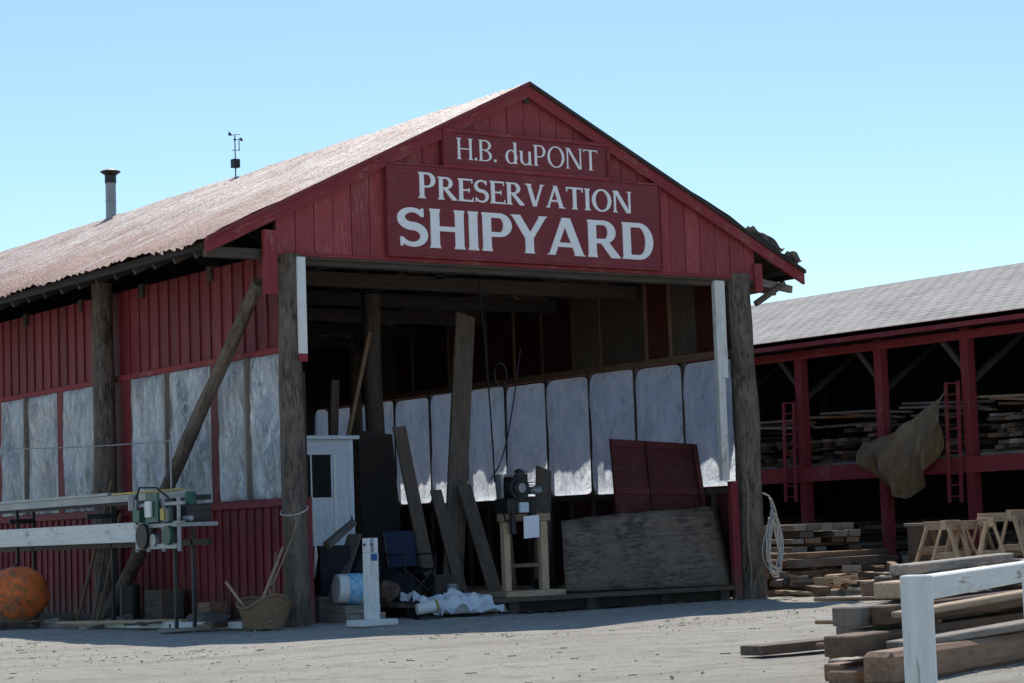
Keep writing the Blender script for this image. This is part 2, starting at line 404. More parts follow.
def rightwall():
    X=11.75
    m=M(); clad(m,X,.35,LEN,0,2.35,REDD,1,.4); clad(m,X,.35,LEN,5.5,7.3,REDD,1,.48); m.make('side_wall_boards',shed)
    m=M(); y=.4; 
    while y<LEN:
        w=random.choice([1.2,1.25,1.8,.9]); 
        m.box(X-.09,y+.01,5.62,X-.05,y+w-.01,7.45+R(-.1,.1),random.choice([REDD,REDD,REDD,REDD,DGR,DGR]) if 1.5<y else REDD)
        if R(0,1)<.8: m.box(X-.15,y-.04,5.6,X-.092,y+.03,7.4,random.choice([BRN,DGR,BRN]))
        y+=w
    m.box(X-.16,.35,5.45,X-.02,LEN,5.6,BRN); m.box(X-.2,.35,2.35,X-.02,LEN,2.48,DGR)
    y=.35
    while y<LEN: m.box(X-.13,y,0.2,X-.02,y+.07,2.35,DGR); y+=.9
    m.make('interior_lining_panels',shed)
    ys=[.45]+[.45+1.79*i for i in range(1,26)]
    m=M()
    for a,b in zip(ys,ys[1:]):
        if b>LEN: break
        m.box(X-.06,a-.05,2.48,X+.06,a+.05,5.45,DGR)
        ph=R(0,90); E=R(9,16); mg=R(.07,.13); zt=R(-.04,.02); sk=R(-1,1)
        def fn(u,v):
            s=2*u-1; t=2*v-1
            k=1/max(1e-6,(abs(s)**E+abs(t)**E)**(1/E))*max(abs(s),abs(t)) if (s or t) else 1
            s*=k;t*=k
            y=(a+b)/2+(b-a-mg)/2*s; z=3.965+(1.47+zt)*t
            e=min(1,(abs(s)**E+abs(t)**E)**(1/E)); bl=(1-e**3)**.5 if e<1 else 0
            q=1-3*abs(noise.noise(V((y*2.0+z*.6*sk,z*.5,ph))))
            return (X-.03-.16*bl-.07*q*bl-.05*noise.noise(V((y*5,z*1.6,ph)))*bl,y,z)
        m.grid(fn,30,40,PLAS)
    m.make('plastic_windows',shed)
    m=M()
    for y in (16.3,24.4,32.5): m.cyl((11.4,y,0),(11.4,y,7.3),.2,.18,LOG,10,rings=10,jit=.05)
    m.cyl((4.95,5,.25),(4.95,5,7.1),.24,.2,DGR,12,rings=10,jit=.05)
    m.cyl((3.2,13,0),(3.2,13,7.2),.24,.2,DGR,12,rings=10,jit=.05)
    m.make('inner_log_posts',shed)
    m=M()
    for i in range(20):
        x=.4+i*.565; m.box(x,19.,.2,x+.55,19.06,7.1+R(-.1,.1),random.choice([SHEATH,DRK,REDD]))
    m.make('partition_wall',shed)
rightwall()
def deck():
    m=M(); y=-.25
    while y<19:
        x0=R(.75,1.0) if y>1 else 2.4+R(-.15,.2); m.box(x0,y+.006,.22,R(10.7,11.0) if y<.4 else 11.5,y+.28,.3+R(-.006,.006),random.choice([DGR,GREY,DGR])); y+=.29
    for x in (2.9,5,7,9,10.7): m.box(x-.12,-.1,-.02,x+.12,19,.215,DRK)
    m.box(2.5,-.02,.0,10.9,.08,.21,SHEATH)
    m.make('plank_floor',shed)
deck()
def tip():
    m=M()
    for i,y in enumerate((.35,.9)):
        m.beam((12.0,y-.2,7.15),(13.3,y-.2,6.98),.1,.16,GREY)
    m.beam((12.1,.05,6.6),(13.0,.05,7.1),.1,.12,DGR); m.beam((12.1,.5,6.9),(13.2,.5,7.1),.12,.16,LOG)
    m.make('eave_outriggers',shed)
    m=M()
    for (x,y,a,l,lift) in ((12.15,-.1,.3,.8,.24),(12.6,.0,.5,.7,.28),(13.1,-.25,.2,.5,.2),(12.4,.4,.8,.7,.34),(12.95,.4,.4,.6,.3),(13.3,.1,-.5,.45,.15)):
        def fn(u,v): 
            xx=x+l*(u-.3); return (xx,y+.9*(v-.15)+.15*u, rz(x)+.06+lift*.6-SL*l*(u-.3)+.30*u*a+.14*noise.noise(V((u*2.5,v*2.5,x)))+.02*math.sin(v*30))
        m.grid(fn,8,24,ROOFG)
    m.make('torn_roof_sheets',shed)
tip()
# ------------------------------------------------------------------ lettering
class G:
    def __init__(s,T,N,SR): s.T=T;s.N=N;s.SR=SR;s.polys=[];s.bold=T>.2
    def rect(s,x0,y0,x1,y1):
        if x1-x0>.004 and y1-y0>.004: s.polys.append([(x0,y0),(x1,y0),(x1,y1),(x0,y1)])
    def quad(s,x0,y0,x1,y1,w):
        s.polys.append([(x0-w/2,y0),(x0+w/2,y0),(x1+w/2,y1),(x1-w/2,y1)])
    def stem(s,x,y0=0,y1=1,T=None,b=True,t=True):
        T=T or s.T; s.rect(x,y0,x+T,y1); q=s.SR;N=s.N*.7
        if s.bold: N=.05
        for on,y,d in ((b,y0,1),(t,y1,-1)):
            if on:
                P=[(x-q,y),(x+T+q,y),(x+T+q,y+d*N*.5),(x+T,y+d*N*1.8),(x,y+d*N*1.8),(x-q,y+d*N*.5)]
                s.polys.append(P if d>0 else P[::-1])
    def arc(s,cx,cy,rx,ry,a0,a1,T=None,N=None,n=20):
        T=T or s.T;N=N or s.N
        for i in range(n):
            a=math.radians(a0+(a1-a0)*i/n);b=math.radians(a0+(a1-a0)*(i+1)/n)
            s.polys.append(('arc',[(cx+rx*math.cos(a),cy+ry*math.sin(a)),(cx+rx*math.cos(b),cy+ry*math.sin(b)),(cx+(rx-T)*math.cos(b),cy+(ry-N)*math.sin(b)),(cx+(rx-T)*math.cos(a),cy+(ry-N)*math.sin(a))]))
def glyph(ch,T,N,SR):
    g=G(T,N,SR); q=SR; sf=N*.6 if T<.2 else .03
    if ch=='H': w=.78 if T<.2 else .86; g.stem(q,); g.stem(w-q-T); g.rect(q+T,.5-N/2,w-q-T,.5+N/2)
    elif ch=='I': w=T+2*q; g.stem(q)
    elif ch=='.': w=T; g.rect(0,0,T,T*1.1)
    elif ch==' ': w=.28
    elif ch in 'PRB':
        w=.62 if T<.2 else .74; g.stem(q,t=True); x=q+T
        cy=.74 if ch!='B' else .755; ry=1-cy
        if ch=='P': cy=.71;ry=.29
        if T>.2: cy=.69;ry=.31
        cx=w-.30
        g.rect(x,1-N,cx,1); g.rect(x,cy-ry,cx,cy-ry+N); g.arc(cx,cy,.28 if T<.2 else .32,ry,-90,90)
        if ch=='R':
            w0=w; w=w+.12; g.polys.append([(w0-.42,cy-ry+N*.5),(w0-.42+T*1.1,cy-ry+N*.5),(w+.02,sf),(w+.02,0),(w-T*1.05,0)])
        if ch=='B': g.rect(x,0,cx,N); g.arc(cx,.2575,.31,.2575,-90,90); w=.66
    elif ch=='D':
        w=.76 if T<.2 else .86; g.stem(q); cx=w-.40; g.rect(q+T,1-N,cx,1); g.rect(q+T,0,cx,N); g.arc(cx,.5,.40,.5,-90,90,n=28)
    elif ch=='O': w=.86; g.arc(w/2,.5,w/2,.52,0,360,n=44)
    elif ch=='E':
        w=.60; g.stem(q); x=q+T
        g.rect(x,1-N,w,1);g.rect(x,0,w+.03,N);g.rect(x,.5-N/2,w-.12,.5+N/2)
        d=N*1.5
        g.rect(w-N*.5,1-N-d,w,1-N); g.rect(w+.03-N*.5,N,w+.03,N+d); g.rect(w-.12-N*.5,.5-N*1.3,w-.12,.5-N/2); g.rect(w-.12-N*.5,.5+N/2,w-.12,.5+N*1.3)
    elif ch=='T':
        w=.72; g.rect(w/2-T/2,0,w/2+T/2,1-N); g.rect(0,1-N,w,1); d=N*1.7
        g.rect(0,1-N-d,N*.6,1-N); g.rect(w-N*.6,1-N-d,w,1-N); g.rect(w/2-T/2-q,0,w/2-T/2,sf); g.rect(w/2+T/2,0,w/2+T/2+q,sf)
    elif ch=='N':
        w=.84; n2=N*1.15; g.stem(q,T=n2); g.rect(w-q-n2,0,w-q,1); g.rect(w-2*q-n2,1-sf,w-q-n2,1);g.rect(w-q,1-sf,w,1)
        g.quad(w-q-T*.6,0,q+T*.55,1,T*1.2)
    elif ch=='V':
        w=.80; g.quad(w/2,0,T*.6+q,1,T*1.05); g.quad(w/2+T*.1,0,w-q-N*.5,1,N*1.2)
        g.rect(0,1-sf,T*1.1+2*q,1); g.rect(w-2*q-N,1-sf,w+.02,1)
    elif ch=='A':
        if T<.2:
            w=.82; g.quad(q+N*.5,0,w/2,1,N*1.2); g.quad(w-q-T*.6,0,w/2,1,T*1.05); g.rect(.2,.28,w-.25,.28+N)
            g.rect(0,0,2*q+N,sf); g.rect(w-2*q-T*1.1,0,w+.02,sf)
        else:
            w=.98; g.quad(T*.38+.02,0,w/2-.02,1,T*.76); g.quad(w-T*.55-.02,0,w/2,1,T*1.05); g.rect(.24,.22,w-.3,.22+N*.95); g.rect(-.01,0,T*.38+T*.36+.04,sf); g.rect(w-T*1.12-.04,0,w+.01,sf)
    elif ch=='Y':
        if T<.2:
            w=.78; g.rect(w/2-T/2,0,w/2+T/2,.45); g.quad(w/2,.44,T*.6+q*.5,1,T*1.05); g.quad(w/2+T*.2,.44,w-q-N*.5,1,N*1.25)
        else:
            w=.92; g.rect(w/2-T/2,0,w/2+T/2,.46); g.quad(w/2-.01,.42,T*.55,1,T*1.05); g.quad(w/2+T*.12,.42,w-T*.42,1,T*.82); g.rect(-.01,1-sf,T*1.1+.01,1); g.rect(w-T*.84-.03,1-sf,w+.01,1); g.rect(w/2-T/2-q,0,w/2+T/2+q,sf)
    elif ch=='d': w=.60; g.rect(w-q-T,0,w-q,1.02); g.rect(w-q,0,w,N*.7); g.rect(w-2*q-T,1.02-N*.6,w-q-T,1.02); g.arc(.29,.32,.29,.34,0,360,n=32)
    elif ch=='u': w=.64; g.rect(q,.2,q+T,.65); g.rect(0,.65-N*.6,q,.65); g.rect(w-q-T,0,w-q,.65); g.rect(w-q,0,w,N*.7); g.arc(w/2-.0,.22,w/2-q,.24,180,350,n=18)
    elif ch=='S':
        w=.56 if T<.2 else .68; P=[]; rx=(w-T*.55)/2
        for a in range(25,271,10): P.append((w/2+rx*.95*math.cos(math.radians(a)),.745-N*.12+(.255-N*.40)*math.sin(math.radians(a))))
        yb=.745-N*.12-(.255-N*.40); rb=(yb-N*.5)/2*1.0
        for a in range(85,-161,-10): P.append((w/2+rx*math.cos(math.radians(a)),N*.5+rb+rb*math.sin(math.radians(a))))
        n=len(P); L=[];Rr=[]
        for i,p in enumerate(P):
            a=P[max(0,i-1)];b=P[min(n-1,i+1)]; dx,dy=b[0]-a[0],b[1]-a[1]; l=math.hypot(dx,dy) or 1
            t=i/(n-1); wd=N*.95+(T*.98-N*.95)*max(0,math.sin(math.pi*min(1,max(0,(t-.12)/.76))))**1.1
            L.append((p[0]-dy/l*wd/2,p[1]+dx/l*wd/2)); Rr.append((p[0]+dy/l*wd/2,p[1]-dx/l*wd/2))
        for i in range(n-1): g.polys.append(('arc',[L[i],L[i+1],Rr[i+1],Rr[i]]))
        x,y=P[0]; g.rect(x-N*.2,y-.05,x+N*.3,.985); x,y=P[-1]; g.rect(x-N*.3,.015,x+N*.2,y+.05)
    return g.polys,w
def text(s,x0,x1,z0,h,T,N,SR,gap,yf,name,parent,big=None):
    items=[];cx=0
    for i,ch in enumerate(s):
        k=big if (big and i==0) else 1
        p,w=glyph(ch,T,N,SR); items.append((p,cx,k)); cx+=w*k+gap
        if ch in 'YAP' and i+1<len(s) and s[i+1] in 'YA': cx-=.07
    cx-=gap; sx=(x1-x0)/cx; m=M(); j=0
    for polys,ox,k in items:
        for p in polys:
            arc=isinstance(p,tuple); pts=p[1] if arc else p
            if not arc: j+=1
            y=yf-.0004*(j%9) - (0.0042 if arc else 0)
            P=[(x0+(ox+a*k)*sx,y,z0+b*k*h) for a,b in pts]
            m.prism(P[::-1],(0,yf+.02-y,0),WHITES)
    return m.make(name,parent)
def signs():
    e=empty('shipyard_sign')
    m=M(); m.box(2.22,-.16,7.25,9.22,-.10,9.08,REDS); 
    for a in ((2.18,-.19,7.21,9.26,-.10,7.248),(2.18,-.19,9.082,9.26,-.10,9.12),(2.18,-.188,7.25,2.218,-.10,9.08),(9.222,-.188,7.25,9.26,-.10,9.08)): m.box(*a,REDT)
    for x in (2.8,5.8,8.8): m.box(x-.06,-.10,7.3,x+.06,-.036,9.0,REDT)
    m.make('board',e,.006)
    text('PRESERVATION',2.93,8.43,8.42,.47,.155,.075,.05,.075,-.178,'lettering_preservation',e,1.14)
    text('SHIPYARD',2.42,8.99,7.42,.80,.215,.125,.022,.085,-.178,'lettering_shipyard',e)
    e=empty('nameplate_sign')
    m=M(); m.box(3.64,-.16,9.17,7.80,-.10,9.83,REDS)
    for a in ((3.56,-.2,9.09,7.88,-.10,9.168),(3.56,-.2,9.832,7.88,-.10,9.91),(3.56,-.198,9.17,3.638,-.10,9.83),(7.802,-.198,9.17,7.88,-.10,9.83)): m.box(*a,REDT)
    for x in (4.4,7.2): m.box(x-.06,-.10,9.2,x+.06,-.036,9.85,REDT)
    m.make('board',e,.006)
    text('H.B. duPONT',3.90,7.54,9.29,.44,.11,.05,.055,.09,-.178,'lettering_dupont',e)
signs()
# ------------------------------------------------------------------ roof furniture
def pipe():
    e=empty('stovepipe'); m=M(); x,y=5.75,20.2
    m.cyl((x,y,10.6),(x,y,12.2),.15,.15,STEEL,20); m.cyl((x,y,10.9),(x,y,11.0),.17,.17,STEEL,20); m.cyl((x,y,11.5),(x,y,11.53),.158,.158,STEEL,20); m.make('flue',e)
    m=M(); m.cyl((x,y,12.02),(x,y,12.24),.165,.165,DMET,20); m.cyl((x,y,12.24),(x,y,12.33),.15,.27,DMET,20); m.cyl((x,y,12.335),(x,y,12.36),.29,.29,DMET,20); m.cyl((x,y,12.365),(x,y,12.43),.28,.1,DMET,20); m.make('rain_cap',e)
    e=empty('weather_vane'); m=M(); x,y=5.8,12.8
    m.cyl((x,y,10.9),(x,y,12.15),.018,.014,DMET,8); m.box(x-.09,y-.09,11.3,x+.09,y+.09,11.52,DMET); m.cyl((x-.1,y,11.75),(x+.14,y,11.78),.012,.012,DMET,6)
    m.make('mast',e); m=M()
    m.cyl((x+.12,y,11.75),(x+.12,y,12.05),.012,.012,DMET,6)
    for k in range(3):
        a=k*2.1+.4; c=(x+.12+.11*math.cos(a),y+.11*math.sin(a),12.05); m.beam((x+.12,y,12.05),c,.012,.012,DMET); m.sph(c,.035,DMET,8,6)
    m.prism([(x-.05,y,12.15),(x-.18,y,12.24),(x-.18,y,12.12)],(0,.01,0),DMET); m.cyl((x-.1,y,12.15),(x+.16,y,12.19),.010,.010,DMET,6)
    m.make('cups_and_vane',e)
pipe()
# ------------------------------------------------------------------ lumber helper
def pile(name,x,y,z,yaw,rows,layers,L,sw=.25,sh=.12,mats=None,jit=.08,stag=0,lj=.4,drop=.15,parent=None,bevel=.008,base=.0):
    m=M(); d=V((math.cos(yaw),math.sin(yaw),0)); n=V((-d.y,d.x,0)); o=V((x,y,z)); zz=base
    mats=mats or [GREY,BRN,TAN]
    for l in range(layers):
        h=sh*R(.75,1.2)
        if l and l%3==0:
            for t in (.15,.85): m.beam(o+d*L*t+V((0,0,zz+.03)),o+d*L*t+n*sw*rows*.95+V((0,0,zz+.03)),.08,.055,BRN)
            zz+=.062
        off=0
        for r in range(rows):
            w=sw*R(.8,1.1)
            if R(0,1)<drop and l>0: off+=w+.02; continue
            a=R(-1,1)*jit*.12; s0=R(-lj,lj)+off*stag; dd=V((d.x*math.cos(a)-d.y*math.sin(a),d.x*math.sin(a)+d.y*math.cos(a),0))
            hh=h*R(.85,1.0); c=o+n*(off+w/2)+d*s0+V((0,0,zz+hh/2))
            m.beam(c,c+dd*(L+R(-lj,lj)),w,hh,random.choice(mats)); off+=w+R(.005,.04)
        zz+=h+.004
    return m.make(name,parent,bevel)
# ------------------------------------------------------------------ second building
def shed2():
    e=empty('lumber_storage_shed'); X=19.6; Y0,Y1=-17.,44.; 
    ps=[.66+3.0*i for i in range(-6,15)]
    m=M()
    for y in ps:
        m.box(X-.12,y-.13,0,X+.12,y+.13,6.3,REDT); m.box(X+6.4,y-.1,0,X+6.6,y+.1,8.3,DRK)
        m.beam((X,y,6.1),(X+6.4,y,8.1),.14,.2,DRK); m.beam((X+.15,y,3.0),(X+6.3,y,3.0),.15,.22,DRK)
        m.beam((X+.1,y+.1,4.9),(X+3,y+.1,6.8),.12,.14,DRK); m.beam((X,y+.12,5.3),(X,y+.95,6.2),.1,.12,DRK)
    for x in (21,23,24.8): m.beam((x,Y0,6.1+(x-X)*.31),(x,Y1,6.1+(x-X)*.31),.12,.14,DRK)
    m.make('timber_frame',e)
    m=M(); m.box(X-.18,Y0,2.72,X-.125,Y1,3.12,REDT); m.box(X-.75,Y0,6.28,X-.68,Y1,6.52,REDT); m.box(X-.16,Y0,6.02,X-.125,Y1,6.24,REDT)
    m.make('red_rails',e)
    m=M(); m.box(X+.15,Y0,3.12,X+6.3,Y1,3.2,GREY)
    y=Y0
    while y<Y1: m.box(X+6.6,y,0,X+6.65,y+.4,8.2,SHEATH); y+=.41
    m.box(X,Y0,0,X+6.5,Y0+.1,6.2,SHEATH); m.box(X,Y1-.1,0,X+6.5,Y1,6.2,SHEATH)
    m.make('floor_and_back_wall',e)
    x0,z0,x1,z1=X-.75,6.50,X+6.0,8.62
    me=bpy.data.meshes.new('shingle_roof')
    vs=[(x0,Y0-.4,z0),(x0,Y1,z0),(x1,Y1,z1),(x1,Y0-.4,z1),(x1+5.5,Y1,z0),(x1+5.5,Y0-.4,z0)]
    dn=[(a,b,c-.10) for a,b,c in vs]
    me.from_pydata(vs+dn,[],[(0,3,2,1),(3,5,4,2),(6,7,8,9),(9,8,10,11),(0,1,7,6),(5,11,10,4),(0,6,9,3),(3,9,11,5),(1,2,8,7),(2,4,10,8)])
    uv=me.uv_layers.new(name='UV')
    for p in me.polygons:
        for li in p.loop_indices:
            v=me.vertices[me.loops[li].vertex_index].co; uv.data[li].uv=(v.y,(v.x)*1.05)
    me.materials.append(SHING); me.materials.append(SHEATH)
    for i in (2,3): me.polygons[i].material_index=1
    o=bpy.data.objects.new('shingle_roof',me); SC.collection.objects.link(o); o.parent=e
    for i,y in enumerate(ps[2:16]):
        for k in range(2):
            pile('stored_lumber',X+.35,y+.2+1.4*k,3.2,R(-.03,.03),4,random.choice([4,6,8,10]),5.5,.29,.1,[DGR,GREY,BRN,DRK],lj=.35,jit=.4,parent=e,bevel=0)
            pile('stored_lumber',X+.35,y+.2+1.4*k,.0,R(-.03,.03),4,random.choice([6,9,12,14]),5.5,.29,.12,[DGR,BRN,GREY,DRK],lj=.45,jit=.4,parent=e,bevel=0)
        m=M()
        for j in range(random.choice([5,9])):
            c=V((X+.25+R(0,.5),y+R(-.3,.4),4.2+j*.07)); m.beam(c,c+V((R(-.1,.1),R(1.8,3.2),R(-.05,.25))),.2,.06,random.choice([GREY,TAN,BRN]))
        m.make('stored_boards',e)
    for nm,y,z0,z1 in (('ladder',6.95,2.2,4.9),('ladder',1.0,2.0,5.0)):
        m=M()
        for s in (-.2,.2): m.beam((X-.32,y+s,z0),(X-.24,y+s,z1),.05,.09,REDT)
        z=z0+.15
        while z<z1: m.cyl((X-.28,y-.2,z),(X-.28,y+.2,z),.022,.022,REDT,6); z+=.28
        m.make(nm)
    def fn(u,v):
        a=V((X-.4,.95,4.85)).lerp(V((X-.4,4.05,3.62)),u)
        drop=(1.3+.95*math.sin(math.pi*min(1,u*.85+.12))**1.5)*(1-.6*u**3)
        p=a+V((0,(.35-.5*u)*v*1.0,-drop*v))
        p.x+= -.22*math.sin(v*math.pi)+.14*noise.noise(V((u*5,v*1.5,2)))+.12*math.sin(u*15+v*3)*(.3+v)+.07*math.sin(u*29-v*6)*v-.05
        p.z+=.20*noise.noise(V((u*5,v*3,7)))*(1 if v>.02 else .5)-.24*math.sin(math.pi*u)*(1-v)
        return p
    m=M(); m.grid(fn,48,30,TARPM); m.make('hanging_tarp')
shed2()
# ------------------------------------------------------------------ yard piles
pile('lumber_pile',13.3,.3,0,.15,8,5,3.6,.36,.17,[GREY,TAN,BRN,GREY],jit=1.2,lj=.5,drop=.3)
pile('lumber_pile',14.9,-2.2,0,-.1,9,3,4.2,.30,.15,[TAN,BRN,GREY],jit=1.,lj=.5,drop=.3)
pile('lumber_pile',16.3,1.4,0,1.2,5,9,2.6,.36,.17,[GREY,GREY,BRN],jit=.8,lj=.3,drop=.2)
pile('lumber_pile',13.6,5.2,0,.2,6,6,5,.3,.17,[GREY,BRN],jit=.8,lj=.6)
pile('lumber_pile',17.2,-6,0,.9,8,4,3,.3,.15,[GREY,TAN,BRN],jit=.8,lj=.5,drop=.25)
pile('lumber_pile',15.4,3.6,0,.5,6,7,3,.36,.17,[GREY,TAN,BRN],jit=1.2,lj=.5,drop=.25)
pile('lumber_pile',14.3,-.9,0,.7,5,3,2.2,.3,.16,[TAN,TAN,GREY],jit=2.5,lj=.4,drop=.3)
pile('lumber_pile',12.9,-1.6,0,-.3,5,2,1.9,.28,.15,[TAN,GREY,TAN],jit=3,lj=.4,drop=.3)
def blocks():
    m=M()
    for i in range(110):
        x=R(12.6,17.8);y=R(-3.0,1.2); z=R(.03,.35)+(.25 if x>14 and R(0,1)<.4 else 0); a=R(0,3.1); L=R(.2,.9); d=V((math.cos(a),math.sin(a),R(-.15,.35)))*L*.7
        c=V((x,y,z)); m.beam(c-d,c+d,R(.1,.3),R(.05,.2),random.choice([TAN,GREY,BRN,TAN,DRK]))
    m.make('timber_offcuts',None,.008)
    m=M(); m.box(16.4,-1.0,.5,17.3,-.1,1.45,DGR); m.box(16.35,-1.05,1.452,17.35,-.05,1.53,GREY); m.make('wooden_crate',None,.012)
blocks()
def horse(x,y,z,yaw,mat=TAN,h=1.35,L=1.5):
    m=M(); d=V((math.cos(yaw),math.sin(yaw),0)); n=V((-d.y,d.x,0)); o=V((x,y,z)); up=V((0,0,h))
    m.beam(o+up-d*L/2,o+up+d*L/2,.12,.2,mat)
    for s in (-1,1):
        for t in (-1,1):
            m.beam(o+up+d*s*L*.40+n*t*.07-V((0,0,.02)),o+d*s*L*.46+n*t*.42+V((0,0,.01)),.12,.06,mat)
        m.beam(o+d*s*L*.44-n*.3+V((0,0,h*.42)),o+d*s*L*.44+n*.3+V((0,0,h*.42)),.04,.14,mat)
    m.beam(o-d*L*.43+n*.24+V((0,0,.48)),o+d*L*.43+n*.24+V((0,0,.48)),.04,.12,mat)
    m.make('sawhorse',None,.006)
horse(15.1,-2.7,.32,.5,h=1.15,L=1.2); horse(15.9,-3.0,.3,.9,h=1.2); horse(16.6,-3.4,.4,.3,h=1.25,L=1.2); horse(15.9,-1.8,.45,1.4,h=1.0); horse(17.4,-3.7,.35,1.0,h=1.2); horse(16.2,-2.4,.35,.1,h=1.1); horse(16.8,-2.7,.3,2.3,h=1.3,L=1.1)
# ------------------------------------------------------------------ foreground stack & fence
def stack():
    d=V((.937,.349,0)); n=V((-.349,.937,0)); m=M()
    o=V((-5.5,-20.75,0)); zz=0
    for l in range(4):
        rows=[7,6,5,3][l]; off=R(0,.08)+l*.10
        for k in range(rows):
            w=R(.18,.36); h=R(.13,.23)
            st=off*2.15+R(-.45,.45)+[0,.15,.3,.9][l]; a=R(-.06,.06)
            dd=(d+n*a).normalized(); c=o+n*(off+w/2)+d*st+V((0,0,zz+h/2))
            m.beam(c,c+dd*R(5.5,8)+V((0,0,R(-.02,.05))),w,h,random.choice([GREY,BRN,GREY,TAN,BRN,DGR]),taper=R(.9,1)); off+=w+R(.02,.08)
        zz+=.235
        if l<3:
            for t in (1.3,4.5): 
                c=o+d*(t+1.2)+n*.2+V((0,0,zz-.0)); m.beam(c,c+n*1.5,.1,.045,BRN)
            zz+=.02
    c=o+d*2.6+n*.7+V((0,0,zz+.05)); m.beam(c,c+(d+n*.18).normalized()*6,.22,.12,GREY)
    c=o+d*1.2+n*.1+V((0,0,.62)); m.beam(c,c+(d-n*.08).normalized()*6+V((0,0,.2)),.2,.07,TAN)
    c=o+d*.7-n*.1+V((0,0,.34)); m.beam(c,c+(d-n*.12).normalized()*6+V((0,0,.15)),.3,.08,GREY)
    m.make('timber_stack',None,.014)
    m=M(); c=o+V((0,0,.16))-n*.30+d*-.25; m.beam(c,c+d*6.5,.34,.34,BRN,taper=.9); m.make('squared_log',None,.05)
    m=M(); c=V((-2.9,-16.2,.07)); m.beam(c,c+(V((.97,.17,0))).normalized()*3.0,.34,.12,DGR)
    m.make('loose_plank',None,.006)
stack()
def fence():
    e=empty('white_rail_fence'); d=V((.853,.52,0)).normalized(); n=V((-d.y,d.x,0)); o=V((-12.13,-28.0,0))
    m=M()
    for t in (0,3.7,7.4):
        p=o+d*t; m.beam(p+V((0,0,-.2)),p+V((0,0,1.3)),.15,.15,WHITEB,up=n); 
    m.make('posts',e,.008)
    m=M(); m.beam(o+d*.078+V((0,0,1.225)),o+d*3.622+V((0,0,1.225)),.12,.13,WHITEB); m.beam(o+d*3.778+V((0,0,1.225)),o+d*7.322+V((0,0,1.225)),.12,.13,WHITEB)
    m.make('top_rail',e,.008)
fence()
# ------------------------------------------------------------------ bollard
def bollard():
    e=empty('white_bollard'); x,y=.42,-2.0; m=M()
    m.box(x-.11,y-.11,.12,x+.11,y+.11,1.35,WHITE); m.make('post',e,.012)
    m=M(); m.box(x-.40,y-.28,0.0,x+.40,y+.28,.12,WHITEB); m.make('base',e,.02)
    m=M(); m.box(x-.11,y-.1,1.352,x-.05,y+.1,1.62,WHITE); m.box(x+.03,y-.1,1.352,x+.11,y+.1,1.62,WHITE); m.cyl((x-.14,y,1.5),(x+.14,y,1.5),.025,.025,DMET,8); m.make('fork_head',e,.008)
    m=M(); m.box(x-.06,y-.12,1.2,x+.07,y-.113,1.33,BLUE); m.make('label',e)
bollard()
